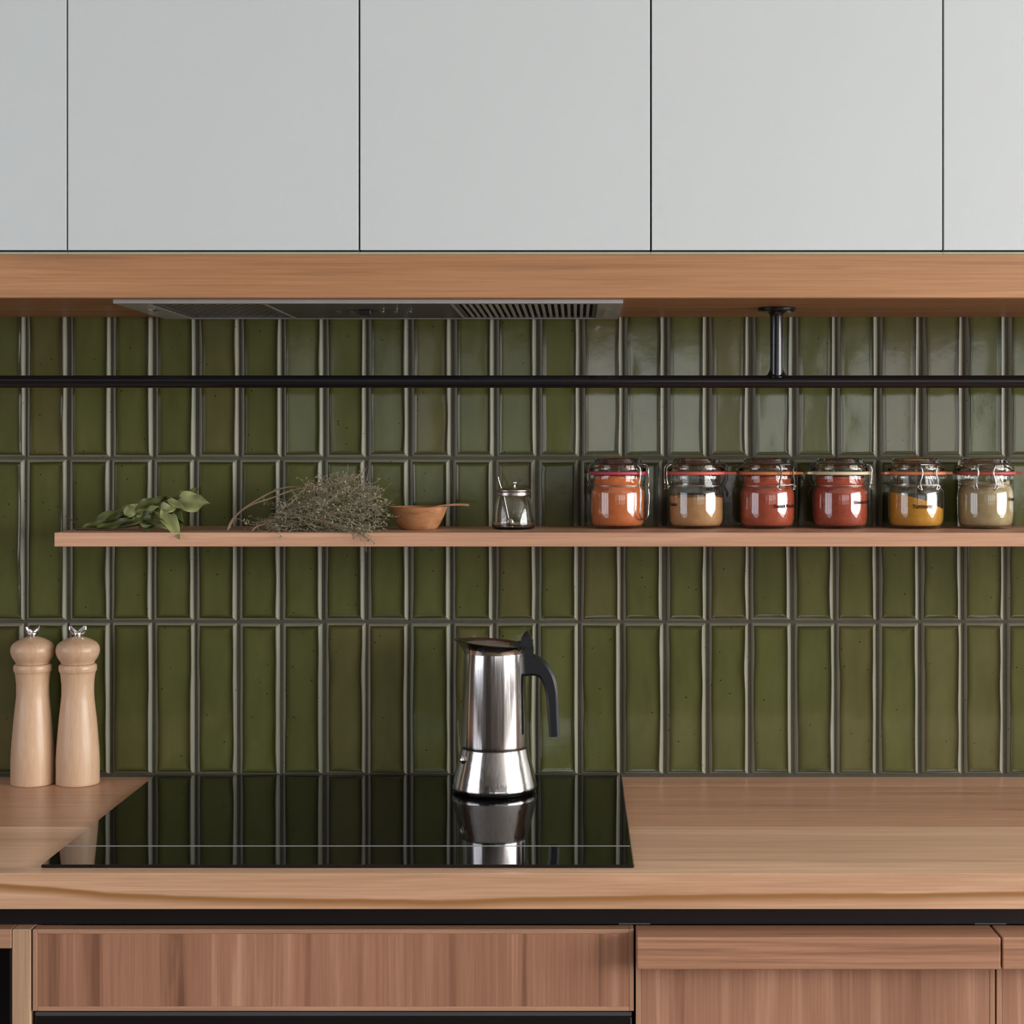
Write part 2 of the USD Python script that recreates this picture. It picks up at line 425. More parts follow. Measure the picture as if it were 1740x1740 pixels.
GLAZE = [glaze('green_glaze', (.077, .085, .026), (.106, .112, .037), (.026, .026, .005), (.195, .194, .132), 1.0),
         glaze('green_glaze_olive', (.086, .084, .029), (.112, .108, .040), (.030, .026, .006), (.195, .187, .128), 4.0),
         glaze('green_glaze_deep', (.070, .077, .024), (.097, .103, .034), (.024, .025, .005), (.19, .192, .134), 8.0)]

# ------------------------------------------------------------------ the room
def walled(name, mesh, m):
    return obj(name, mesh, m, kind='structure')


walled('floor', plain(ROOM_L, ROOM_R, -.1, ROOM_F, -.1, 0), M['floor'])
walled('ceiling', plain(ROOM_L, ROOM_R, -.1, ROOM_F, ROOM_H, ROOM_H + .1), M['plaster'])
walled('wall_right', m3.Manifold.batch_boolean([plain(ROOM_R, ROOM_R + .12, -.1, ROOM_F, 0, ROOM_H), plain(ROOM_R - .1, ROOM_R + .3, WR[0], WR[1], WR[2], WR[3])], m3.OpType.Subtract), M['plaster'])
walled('wall_left', m3.Manifold.batch_boolean([plain(ROOM_L - .12, ROOM_L, -.1, ROOM_F, 0, ROOM_H), plain(ROOM_L - .3, ROOM_L + .1, WL[0], WL[1], WL[2], WL[3])], m3.OpType.Subtract), M['dark_wall'])
walled('wall_front', m3.Manifold.batch_boolean([plain(ROOM_L, ROOM_R, ROOM_F, ROOM_F + .12, 0, ROOM_H), plain(WF[0], WF[1], ROOM_F - .1, ROOM_F + .3, WF[2], WF[3]), plain(WG[0], WG[1], ROOM_F - .1, ROOM_F + .3, WG[2], WG[3])], m3.OpType.Subtract), M['dark_wall'])


def window(n, side, a0, a1, z0, z1, bars, level, mw=.025):
    t = thing(f'window_{n}', kind='structure', loc=(0, 0, 0))

    def bar(name, p0, p1, q0, q1):
        if side == 'x+':
            m = box(ROOM_R + .03, ROOM_R + .09, p0, p1, q0, q1, .003)
        elif side == 'x-':
            m = box(ROOM_L - .09, ROOM_L - .03, p0, p1, q0, q1, .003)
        else:
            m = box(p0, p1, ROOM_F + .03, ROOM_F + .09, q0, q1, .003)
        obj(name, m, M['frame'], t)
    w = .05
    bar('frame_rail', a0, a1, z0, z0 + w), bar('frame_rail', a0, a1, z1 - w, z1)
    bar('frame_stile', a0, a0 + w, z0 + w, z1 - w), bar('frame_stile', a1 - w, a1, z0 + w, z1 - w)
    for k in range(1, bars):
        c = a0 + (a1 - a0) * k / bars
        bar('mullion', c - mw, c + mw, z0 + w, z1 - w)
    for q in level:
        for k in range(bars):
            c0, c1 = a0 + (a1 - a0) * k / bars + (.05 if k == 0 else mw), a0 + (a1 - a0) * (k + 1) / bars - (.05 if k == bars - 1 else mw)
            bar('glazing_bar', c0, c1, q - .02, q + .02)


window(1, 'x+', *WR, 5, (1.75,))
window(2, 'x-', *WL, 3, ())
window(3, 'y', *WF, 4, (), .12)  # mullions made wide so the reflection in the tiles is broken up
window(4, 'y', *WG, 2, ())  # added window, holds the dim light for the left-hand tiles

# tiled wall: grout bed and one mesh for each tile
rng = np.random.default_rng(7)
wb = thing('wall_back', kind='structure')
obj('grout_bed', plain(ROOM_L, ROOM_R, .0, .12, 0, ROOM_H) .translate([0, .1245, 0]), M['grout'], wb)
PITCH, X0 = 72.47, 42.6
S = CAM_D / F


def tile_mesh(x0, x1, z0, z1, seed):
    e = np.array([0, .25, .7, 1.3, 2.1, 3.1, 4.2, 5.2, 6.2, 7.4, 9.0, 11.5]) * 1e-3
    w, h = x1 - x0, z1 - z0
    u = np.r_[e, np.linspace(.015, w - .015, 5), (w - e)[::-1]]
    v = np.r_[e, np.linspace(.02, h - .02, 15), (h - e)[::-1]]
    U, Vv = np.meshgrid(u, v, indexing='ij')
    q = np.random.default_rng(seed)
    off = q.uniform(0, 50, 3)
    P = np.stack([U * 28 + off[0], Vv * 16 + off[1], np.full_like(U, off[2])], -1)
    wav = meshkit.fbm(P, 2, 3) - .5
    rimw = np.where(np.minimum(Vv, h - Vv) < np.minimum(U, w - U), .0038, np.where(U > w / 2, .0056, .0046)) * (1 + .45 * (meshkit.noise(np.stack([U * 12 + off[1], Vv * 22 + off[0], U * 0 + 9.0], -1), 5) - .35))
    eu, ev = np.minimum(U, w - U), np.minimum(Vv, h - Vv)
    k = .0022
    a, b = np.minimum(eu, ev), np.maximum(eu, ev)
    ed = np.where((eu < k) & (ev < k), k - np.hypot(np.maximum(k - eu, 0), np.maximum(k - ev, 0)), a)
    ed = np.clip(ed, 0, None)
    t = np.clip(ed / rimw, 0, 1)
    H = .0050
    y = H * (1 - (1 - t) ** 1.55)
    dip = np.clip((ed - rimw * .9) / .0055, 0, 1)
    y = y - .00055 * dip * dip * (3 - 2 * dip)
    y = y + wav * .00065 * np.clip(ed / .009, 0, 1)
    y = y + ((U - w / 2) * q.normal(0, .021) + (Vv - h / 2) * q.normal(0, .0018)) * np.clip(t, 0, 1) - q.uniform(0, .0004)
    y = y + q.normal(0, .6) * ((U - w / 2) ** 2 - w * w / 12) * .35 * dip
    wob = (meshkit.noise(np.stack([Vv * 18 + off[2], U * 0 + 1.5, U * 0 + off[0]], -1), 2) - .5) * .0011
    wob2 = (meshkit.noise(np.stack([U * 30 + off[1], U * 0 + 4.5, U * 0 + off[2]], -1), 2) - .5) * .0009
    V = np.stack([x0 + U + wob, -(y - .0046), z0 + Vv + wob2], -1).reshape(-1, 3)
    nu, nv = len(u), len(v)
    i, j = np.meshgrid(np.arange(nu - 1), np.arange(nv - 1), indexing='ij')
    quads = np.stack([i * nv + j, (i + 1) * nv + j, (i + 1) * nv + j + 1, i * nv + j + 1], -1).reshape(-1, 4)
    return (V, np.vstack([quads[:, [0, 1, 2]], quads[:, [0, 2, 3]]])), (ed / rimw * .34).reshape(-1).clip(0, 1)


rows = [(1316.3, 1059.2), (1055.0, 781.0), (776.8, 503.0)]
for r, (pb, ptop) in enumerate(rows):
    for n in range(-4, 28):
        g = 4.4 + rng.normal(0, .5)
        shift = rng.normal(0, .8) + (0, -.5, 1.2)[r]
        xa, xb = X0 + n * PITCH + g / 2 + shift, X0 + (n + 1) * PITCH - g / 2 + shift
        dz = rng.normal(0, .5)
        (mesh, ed) = tile_mesh((xa - CX) * S, (xb - CX) * S, CAM_Z - (pb - CY + dz) * S, CAM_Z - (ptop - CY + dz) * S, 1000 + r * 100 + n)
        obj('tile', mesh, GLAZE[int(rng.choice(3, p=[.5, .27, .23]))], wb, smooth=True, prim={'edge_distance': ed})

# ------------------------------------------------------------------ wall cabinets and the timber beam below them
gap_px = [114, 610.5, 1106, 1602.5]
SC = F / (CAM_D - .334)
ex = [(p - CX) / SC for p in gap_px]
edges = [ex[0] - .3882] + ex + [ex[-1] + .3882]
ord_ = ['leftmost pale sage wall cabinet, its door cut by the left edge of the photo',
        'pale sage wall cabinet second from the left, above the left part of the extractor hood',
        'pale sage wall cabinet in the middle, above the right part of the extractor hood',
        'pale sage wall cabinet above the black rail post and the first spice jars',
        'rightmost pale sage wall cabinet, its door cut by the right edge of the photo']
for k in range(5):
    x0, x1 = edges[k], edges[k + 1]
    t = thing('wall_cabinet', ord_[k], 'cabinet', ((x0 + x1) / 2, -.17, 1.6613), group='row of pale sage wall cabinets')
    obj('body', box(x0 + .0002, x1 - .0002, .0, .313, 1.6648, 2.40), M['dark_gap'], t)
    obj('bottom_edge', box(x0 + .0002, x1 - .0002, .0, .332, 1.6613, 1.6645, .0004), M['sage'], t)
    obj('door', box(x0 + .0012, x1 - .0012, .315, .334, 1.6667, 2.398, .0004), M['paint'], t)

BX0, BX1 = -1.45, 1.35
HX0, HX1, HD0, HD1 = -.6215, .0640, .022, .3090
t = thing('cabinet_beam', 'long horizontal timber beam running under the pale wall cabinets', 'beam', (-.05, -.17, 1.6029))
obj('fascia', box(BX0, BX1, .3235, .334, 1.6029, 1.6612, .0012), W['beam'], t)
soffit = plain(BX0, BX1, .0, .3233, 1.6031, 1.6191) - plain(HX0 + .006, HX1 - .006, HD0 + .006, HD1 - .006, 1.59, 1.63)
obj('soffit', soffit, W['beam'], t)
obj('top_board', box(BX0, BX1, .0, .3233, 1.6480, 1.6611), W['beam'], t)

# extractor hood set into the soffit
ZH = 1.5980
h = thing('extractor_hood', 'flat steel extractor hood set into the underside of the timber beam', 'extractor hood', ((HX0 + HX1) / 2, -.17, ZH))
FL = (-.578, -.424)
FR = (-.166, .030)
D0, D1 = HD0 + .016, HD1 - .014
frame = plain(HX0, HX1, HD0, HD1, ZH, 1.6030) - plain(FL[0], FL[1], D0, D1, 1.5, 1.7) - plain(FR[0], FR[1], D0, D1, 1.5, 1.7) - plain(FL[1] + .004, FR[0] - .004, D0 - .004, D1 + .004, 1.5, 1.7)
obj('frame', frame, M['hood_steel'], h)
obj('housing', box(HX0 + .0065, HX1 - .0065, HD0 + .0065, HD1 - .0065, 1.6070, 1.6475), M['hood_dark'], h)
cp = obj('control_panel', box(FL[1] + .0042, FR[0] - .0042, D0 - .0038, D1 + .0038, ZH + .0006, 1.6065), M['hood_dark'], h)
pc = pt(621, 528, .19)
obj('display', box(pc[0] - .0085, pc[0] + .0085, .17, .20, ZH - .0065, ZH + .0004, .001), M['black'], h, label='black rectangular display')
for px in (575, 598, 648, 671, 694):
    c = pt(px, 527, .19)
    obj('button', box(c[0] - .0035, c[0] + .0035, .178, .19, ZH - .0032, ZH + .0004, .0006), M['chrome'], h)
for (a, b), kind in ((FL, 'mesh'), (FR, 'slat')):
    fl = obj('filter', join(box(a + .0005, a + .006, D0 + .0005, D1 - .0005, ZH + .0008, 1.6034), box(b - .006, b - .0005, D0 + .0005, D1 - .0005, ZH + .0008, 1.6034),
                            box(a + .0062, b - .0062, D0 + .0005, D0 + .006, ZH + .0008, 1.6034), box(a + .0062, b - .0062, D1 - .006, D1 - .0005, ZH + .0008, 1.6034)), M['hood_dark'], h)
    obj('filter_back', plain(a + .0005, b - .0005, D0 + .0005, D1 - .0005, 1.6036, 1.6065), M['inside'], fl)
    if kind == 'slat':  # bars added to show the stripes that reflection draws on a mesh filter
        N = 20
        for k in range(N):
            x = a + .008 + (b - a - .016) * (k + .5) / N
            m = box(x - .0022, x + .0022, D0 + .0064, D1 - .0064, ZH + .0010, 1.6032, .0006)
            obj('slat', m, M['filter'], fl)
    else:
        ws = []
        lo, hi = np.array([a + .0065, -D1 + .0065]), np.array([b - .0065, -D0 - .0065])
        L = hi - lo
        for s in (1, -1):
            for c in np.arange(-L[1], L[0], .015):
                # a diagonal wire clipped to the opening
                t0, t1 = max(0, -c), min(L[1], L[0] - c)
                if t1 - t0 < .006:
                    continue
                p0, p1 = (c + t0, t0), (c + t1, t1)
                if s < 0:
                    p0, p1 = (L[0] - p0[0], p0[1]), (L[0] - p1[0], p1[1])
                z = 1.6012 + .0002 * s
                w_ = tube([[lo[0] + p0[0], lo[1] + p0[1], z], [lo[0] + p1[0], lo[1] + p1[1], z]], .0016, 4)
                w_[0][:, 2] = z + (w_[0][:, 2] - z) * .1
                ws.append(w_)
        obj('wire_mesh', join(*ws), M['filter'], fl, kind='stuff')
obj('pull_catch', box(-.596, -.586, .20, .23, ZH - .002, ZH - .0001, .0006), M['chrome'], h)
obj('pull_catch', box(.040, .048, .10, .22, ZH - .002, ZH - .0001, .0006), M['chrome'], h)

# hanging rail
RY = .172
RZ = pt(0, 648.5, RY)[2]
r = thing('hanging_rail', 'long black steel rail hung under the timber beam in front of the tiles', 'rail', (.2, -RY, RZ))
obj('tube', tube([[BX0, -RY, RZ], [BX1, -RY, RZ]], .0089, 40), M['black_metal'], r, smooth=40)
PX = pt(1319.5, 600, RY)[0]
zt = 1.6029
obj('post', lathe([(0, RZ + .006), (.0092, RZ + .006), (.0092, zt - .004), (0, zt - .004)], (PX, -RY, 0), 40), M['black_metal'], r, smooth=40)
obj('flange', lathe([(0, zt - .0118), (.0094, zt - .0118), (.0102, zt - .0085), (.0128, zt - .0062), (.0255, zt - .0052), (.0268, zt - .0040), (.0268, zt - .0008), (.026, zt - .0001), (0, zt - .0001)], (PX, -RY, 0), 56), M['black_metal'], r, smooth=35)
fl_v, fl_f = lathe(smooth_profile([(0, 0), (.0185, 0), (.0150, .0018), (.0118, .0055), (.0098, .0110), (.0092, .0160), (0, .0160)], 5), (0, 0, 0), 40)
obj('saddle', (fl_v * [1, .62, 1] + [PX, -RY, RZ + .0066], fl_f), M['black_metal'], r, smooth=40)
for px in (PX - 1.2,):
    obj('post', lathe([(0, RZ + .006), (.0092, RZ + .006), (.0092, zt - .004), (0, zt - .004)], (px, -RY, 0), 40), M['black_metal'], r, smooth=40)

# floating shelf
SZ = 1.2834
SX0 = (92 - CX) * (CAM_D - .187) / F
obj('floating_shelf', box(SX0, 1.2, -.0035, .187, SZ - .0200, SZ, .0009), W['shelf'], label='thin floating timber shelf carrying the herbs and spice jars', cat='shelf')

# ------------------------------------------------------------------ worktop and base units
WZ, WX0, WX1 = .9, -1.45, 1.35
t = thing('worktop', 'long solid timber worktop under the green tiles', 'worktop', (-.05, -.29, .8582))
gap = .0003
obj('plank', box(WX0, WX1, .0005, .0700, .8590, WZ, .0004), W['bench_strip'], t)
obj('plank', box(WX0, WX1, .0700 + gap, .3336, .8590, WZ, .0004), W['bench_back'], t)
obj('plank', box(WX0, WX1, .3336 + gap, .5742, .8590, WZ, .0004), W['bench_front'], t)
obj('front_edge', box(WX0, WX1, .5742 + gap, .5764, .8582, WZ, .0014), W['bench_edge'], t)

rc = thing('finger_pull_channel', 'black recessed strip between worktop edge and base cabinet fronts', 'recess strip', (-.05, -.53, .80))
obj('panel', box(WX0, WX1, .524, .5455, .8312, .8578), M['recess'], rc)
for px in (1078, 1683):
    c = pt(px, 1571, .5465)
    obj('joint_plate', box(c[0] - .019, c[0] + .019, .5456, .5463, .8313, .8335, .0002), M['oven_trim'], rc)

TOP = .8309
FD = .565
kx = lambda px: (px - CX) * (CAM_D - FD) / F
kz = lambda py: CAM_Z - (py - CY) * (CAM_D - FD) / F


def framed_front(t, name, x0, x1, z0, z1, panel, lips, d0=.5465, lw=.0055):
    """A veneered front with solid lippings round it."""
    l, rr, b, tp = lips
    p = obj(name, box(x0 + lw * l, x1 - lw * rr, d0, FD - .0004, z0 + lw * b, z1 - lw * tp, .0003), panel, t)
    if l:
        obj('lipping', box(x0, x0 + lw - .0001, d0, FD, z0, z1, .0006), W['lipping'], p)
    if rr:
        obj('lipping', box(x1 - lw + .0001, x1, d0, FD, z0, z1, .0006), W['lipping'], p)
    if b:
        obj('lipping', box(x0 + lw, x1 - lw, d0, FD, z0, z0 + lw - .0001, .0006), W['lipping_x'], p)
    if tp:
        obj('lipping', box(x0 + lw, x1 - lw, d0, FD, z1 - lw + .0001, z1, .0006), W['lipping_x'], p)
    return p


# oven unit
ux0, ux1 = kx(55.5), kx(1076.8)
t = thing('oven_cabinet', 'timber base cabinet with one wide drawer above the black oven', 'cabinet', ((ux0 + ux1) / 2, -.3, .1))
obj('side_panel', box(ux0, ux0 + .018, .03, .5230, .1, .8578), W['lipping'], t)
obj('side_panel', box(ux1 - .018, ux1, .03, .5230, .1, .8578), W['lipping'], t)
obj('back_panel', box(ux0 + .0181, ux1 - .0181, .03, .036, .1, .8578), M['inside'], t)
obj('floor_panel', box(ux0 + .0181, ux1 - .0181, .0362, .523, .1, .118), M['inside'], t)
framed_front(t, 'drawer_front', ux0, ux1, kz(1718.3), TOP, W['front_v'], (1, 1, 1, 1))
ov = thing('oven', 'built-in black oven under the wide timber drawer', 'oven', ((ux0 + ux1) / 2, -.3, .13))
oz = kz(1720.5)
obj('housing', box(ux0 + .03, ux1 - .03, .045, .543, .128, oz - .012), M['inside'], ov)
obj('control_strip', box(kx(58.5), kx(1073.5), .5435, .563, oz - .058, oz - .0055, .001), M['oven_glass'], ov)
obj('top_trim', box(kx(58.5), kx(1073.5), .5435, .5635, oz - .0054, oz, .0012), M['oven_trim'], ov, label='grey metal trim along the top of the oven')
obj('side_trim', box(kx(1071.0), kx(1073.5), .5636, .5642, oz - .58, oz - .006, .0003), M['oven_trim'], ov)
obj('door', box(kx(58.5), kx(1073.5), .5435, .563, .135, oz - .0605, .002), M['oven_glass'], ov)
hz = oz - .11
obj('door_handle', join(tube([[kx(140), -.60, hz], [kx(990), -.60, hz]], .008, 20), tube([[kx(180), -.563, hz], [kx(180), -.60, hz]], .006, 14), tube([[kx(950), -.563, hz], [kx(950), -.60, hz]], .006, 14)), M['oven_trim'], ov, smooth=40)

# doors to the right
RD = .598
rx = lambda px: (px - CX) * (CAM_D - RD) / F
rz = lambda py: CAM_Z - (py - CY) * (CAM_D - RD) / F
labels = ['timber base cabinet right of the drawer, with a thick horizontal pull rail', 'timber base cabinet at the right edge of the photo, only a strip in view']
spans = [(kx(1080.3), kx(1690.6), rx(1082.0), rx(1700.6), W['front_v2']), (kx(1693.6), kx(1693.6) + .4283, rx(1703.6), rx(1703.6) + .4262, W['front_v2'])]
for k, (x0, x1, r0, r1, pm) in enumerate(spans):
    t = thing('base_cabinet', labels[k], 'cabinet', ((x0 + x1) / 2, -.3, .1))
    xa, xb = x0 - .0008, x1 + .0008
    obj('body', box(xa, xb, .03, .5230, .1, .8578), M['inside'], t)
    zb = rz(1648)
    framed_front(t, 'door', x0, x1, .1, zb - .0003, pm, (1, 1, 0, 0), lw=.0062)
    obj('pull_rail', box(r0, r1, .5465, RD, zb, TOP, .0012), W['rail'], t)

# open unit on the left
px0, px1 = kx(20), kx(52.3)
t = thing('open_base_unit', 'timber-framed base unit with a dark opening at the lower left corner', 'cabinet', (-1.0, -.3, .1))
obj('post', box(px0, px1, .0305, FD, .1, TOP, .0012), W['post'], t)
obj('top_board', box(WX0 + .02, px0 - .0004, .0305, FD, kz(1612), TOP, .001), W['lipping_x'], t)
obj('side_panel', box(WX0 + .02, WX0 + .038, .0305, FD, .1, kz(1612) - .0003), W['post'], t)
obj('back_panel', box(WX0 + .0382, px0 - .0004, .0305, .045, .1, kz(1612) - .0003), M['inside'], t)
obj('lining', box(px0 - .004, px0 - .0005, .0455, FD - .004, .1185, kz(1612) - .0003, .0003), M['inside'], t)
obj('floor_panel', box(WX0 + .0382, px0 - .0045, .0455, FD, .1, .118), M['inside'], t)
obj('plinth', box(WX0 + .02, WX1 - .02, .04, .50, 0, .0998), M['black'], label='black plinth under the timber base cabinets', cat='plinth')

# hob
HZ = WZ + .0042
hx0, hx1 = -.6415, .0703
t = thing('induction_hob', 'black glass induction hob lying on the timber worktop', 'hob', ((hx0 + hx1) / 2, -.28, WZ))
obj('glass_top', box(hx0, hx1, .006, .5500, WZ + .0002, HZ, .0012), M['hob'], t)
ld = CAM_D - (CAM_Z - HZ) * F / (1437.5 - CY)
obj('printed_line', plain(hx0 + .002, hx1 - .002, ld - .0023, ld + .0023, HZ - .0002, HZ + .00008), M['mark'], t, label='thin pale line printed along the hob')

# ------------------------------------------------------------------ pepper mills
body_p = [(0, 0), (.0298, 0), (.0316, .0012), (.0319, .004), (.0319, .030), (.0312, .050), (.0296, .072), (.0276, .096), (.0252, .118), (.0238, .134), (.0237, .146), (.0245, .157), (.0258, .1665), (.0274, .1695), (.0279, .1735), (.0276, .1765), (.0264, .1788), (.0242, .1796), (0, .1796)]
head_p = [(0, .1798), (.0236, .1798), (.0249, .1826), (.0289, .1888), (.0313, .1945), (.0322, .2000), (.0313, .2052), (.0281, .2104), (.0206, .2154), (.0130, .2186), (.0060, .2203), (0, .2206)]


mill_at = [(55.6, 'left of the two pale beech pepper mills, with a narrow dark chrome wing nut', 55), (132.2, 'right of the two pale beech pepper mills, with a bright chrome wing nut', 10)]
for k, (px, lab, rot) in enumerate(mill_at):
    c = np.array([(px - CX) * 2.5 / F, -.05, WZ])
    t = thing('pepper_mill', lab, 'pepper mill', c, group='pair of beech mills')
    obj('body', turned(lathe(smooth_profile(body_p), c, 64), rot * 2, 2, c), W['mill'], t, smooth=50)
    obj('head', turned(lathe(smooth_profile(head_p), c, 64), rot * 3, 2, c), W['mill'], t, smooth=50)
    hub = lathe([(0, .2209), (.0052, .2209), (.0055, .2225), (.0055, .2262), (.0045, .2275), (0, .2278)], c, 28)
    wings = []
    for s in (-1, 1):
        pts = [(s * .0005, .2238), (s * .0038, .2262), (s * .0080, .2305), (s * .0100, .2345)]
        rad = [.0040, .0048, .0044, .0026]
        for (a, b), r0, r1 in zip(zip(pts[:-1], pts[1:]), rad[:-1], rad[1:]):
            hull = []
            for (x, z), rr in ((a, r0), (b, r1)):
                sp = trimesh.creation.icosphere(2, 1.0).vertices * [rr * 1.1, rr * .5, rr * 1.0] + [x, 0, z]
                hull.append(sp)
            wings.append(moved(m3.Manifold.hull_points(np.vstack(hull)), c))
    wings = [turned(join(*wings), rot, 2, c)]
    obj('wing_nut', join(hub, *wings), M['chrome'], t, smooth=40, label='chrome wing nut')

# ------------------------------------------------------------------ moka pot
mc = np.array([(840.3 - CX) * (CAM_D - .124) / F, -.124, HZ + .0001])
t = thing('moka_pot', 'polished steel stovetop coffee pot with black handle on the hob', 'coffee pot', mc)
obj('base_chamber', lathe(smooth_profile([(0, 0), (.0545, 0), (.0580, .0012), (.0608, .0042), (.0618, .0082), (.0610, .0130), (.0592, .0210), (.0486, .0632), (.0484, .0640), (.0, .0640)], 5), mc, 96), M['steel'], t, smooth=35)
obj('gasket', lathe([(0, .0641), (.0468, .0641), (.0468, .0662), (0, .0662)], mc, 72), M['black'], t, smooth=35, label='black rubber ring between the two chambers')
bp = [(0, .0663), (.0480, .0663), (.0484, .0672), (.0484, .070), (.0482, .09), (.0470, .135), (.0452, .18), (.0440, .198), (.0436, .203)]
inner = [(.0424, .203), (.0430, .198), (.0445, .17), (.0445, .165), (0, .165)]
rim_r = np.array
V, Fs = lathe(bp + inner, mc, 120)
obj('upper_chamber', (V, Fs), M['steel'], t, smooth=35)


def spout_rim(mc):
    """The flared collar, drawn out into a pouring lip on the left and tipped up towards it."""
    n = 120
    prof = [(.0437, .2012), (.0442, .2050), (.0456, .2080), (.0482, .2105), (.0490, .2113), (.0482, .2119), (.0452, .2094), (.0432, .2060), (.0424, .2020)]
    V, Fs = [], []
    for k in range(n):
        a = 2 * math.pi * k / n
        dirv = np.array([math.cos(a), math.sin(a)])
        lip = max(0, -math.cos(a - math.radians(8))) ** 14
        tip = (-math.cos(a) + 1) / 2
        for r, z in prof:
            g = np.clip((z - .2015) / .0100, 0, 1)
            V.append([dirv[0] * (r + lip * .0105 * g), dirv[1] * (r + lip * .0 * g), z + g * (tip * .0085 + lip * .0015)])
    m = len(prof)
    for k in range(n):
        k2 = (k + 1) % n
        for j in range(m):
            j2 = (j + 1) % m
            Fs += [(k * m + j, k2 * m + j, k2 * m + j2), (k * m + j, k2 * m + j2, k * m + j2)]
    V, Fs = np.array(V), np.array(Fs)
    vol = np.einsum('ij,ij->i', V[Fs[:, 0]], np.cross(V[Fs[:, 1]], V[Fs[:, 2]])).sum()
    return V + mc, Fs if vol > 0 else Fs[:, ::-1]


obj('pouring_rim', spout_rim(mc), M['steel'], t, smooth=50)
lid = lathe(smooth_profile([(0, .2060), (.040, .2052), (.0436, .2062), (.0440, .2078), (.040, .2092), (.020, .2108), (0, .2112)], 4), mc, 72)
lv = as_vf(lid)[0]
lid = (lv + np.c_[lv[:, 0] * 0, lv[:, 0] * 0, -(lv[:, 0] - mc[0]) * .085 + .0035], lid[1])
obj('lid', lid, M['satin_steel'], t, smooth=40)


def chain(stations, y_half, mc, chamfer=.25):
    """A bar swept in the xz plane: stations (x, z, nx, nz, half thickness); octagonal section."""
    V, Fs = [], []
    for (x, z, nx, nz, hh, yh) in stations:
        L = math.hypot(nx, nz)
        nx, nz = nx / L, nz / L
        c = min(hh, yh) * .45
        for (a, b) in ((-hh, -yh + c), (-hh + c, -yh), (hh - c, -yh), (hh, -yh + c), (hh, yh - c), (hh - c, yh), (-hh + c, yh), (-hh, yh - c)):
            V.append([mc[0] + x + nx * a, mc[1] + b, mc[2] + z + nz * a])
    n = len(stations)
    for i in range(n - 1):
        for j in range(8):
            j2 = (j + 1) % 8
            Fs += [(i * 8 + j, i * 8 + j2, (i + 1) * 8 + j2), (i * 8 + j, (i + 1) * 8 + j2, (i + 1) * 8 + j)]
    for j in range(1, 7):
        Fs.append((0, j + 1, j))
        Fs.append(((n - 1) * 8, (n - 1) * 8 + j, (n - 1) * 8 + j + 1))
    V, Fs = np.array(V), np.array(Fs)
    o = V - V.mean(0)
    vol = np.einsum('ij,ij->i', o[Fs[:, 0]], np.cross(o[Fs[:, 1]], o[Fs[:, 2]])).sum()
    return V, Fs if vol > 0 else Fs[:, ::-1]


mk = F / (CAM_D - .124)
hp = lambda px, py: ((px - 840.3) / mk, (1344.2 - py) / mk)
path = [(884, 1128), (896, 1129), (906, 1130.5), (917, 1135), (927, 1145), (934, 1160), (938, 1180), (939.5, 1205), (941, 1230), (942, 1251)]
cen = spline([(*hp(*p), 0) for p in path], 34)
tt = np.gradient(cen, axis=0)
half = np.interp(np.linspace(0, 1, 34), [0, .12, .3, .5, .75, 1], [.0185, .0160, .0105, .0092, .0084, .0078])
stations = [(c[0], c[1], -g[1], g[0], hh, .0085) for c, g, hh in zip(cen, tt, half)]
obj('handle', chain(stations, .009, mc), M['bakelite'], t, smooth=25, label='black curved handle')
# hinge block and thumb knob
blk = [hp(*p) for p in ((885, 1114), (887, 1094), (893, 1088), (905, 1090), (907, 1104), (906, 1120), (896, 1122))]
pts = np.array([[mc[0] + x, mc[1] + y, mc[2] + z] for x, z in blk for y in (-.0075, .0075)])
obj('hinge', m3.Manifold.hull_points(pts), M['bakelite'], t, label='black hinge block')
kb = [hp(*p) for p in ((884, 1097), (886, 1084), (892, 1075), (896, 1072), (900, 1078), (906, 1090), (904, 1098), (893, 1100))]
pts = np.array([[mc[0] + x * 1.0, mc[1] + y, mc[2] + z] for i, (x, z) in enumerate(kb) for y in ((-.0105, .0105) if i not in (2, 3) else (-.006, .006))])
obj('thumb_knob', m3.Manifold.hull_points(pts), M['bakelite'], t, label='pointed black knob of the lid')
tongue = [hp(*p) for p in ((866, 1097.5), (884, 1094), (888, 1099), (870, 1100.5))]
pts = np.array([[mc[0] + x, mc[1] + y, mc[2] + z + .0035] for x, z in tongue for y in (-.008, .008)])
obj('lid_tongue', m3.Manifold.hull_points(pts), M['bakelite'], t)
va = math.radians(-56)
vd = np.array([math.sin(va), -math.cos(va), 0])
vz = .0505
nut = as_vf(lathe([(0, -.004), (.0062, -.004), (.0062, .0035), (.0040, .0042), (.0036, .0065), (.0020, .0075), (0, .0078)], (0, 0, 0), 6))
nv = turned(nut, 90, 0)[0]
nv = turned((nv, nut[1]), math.degrees(va), 2)[0]
obj('safety_valve', (nv + mc + vd * .0500 + [0, 0, vz], nut[1]), M['chrome'], t, label='small hexagonal safety valve')

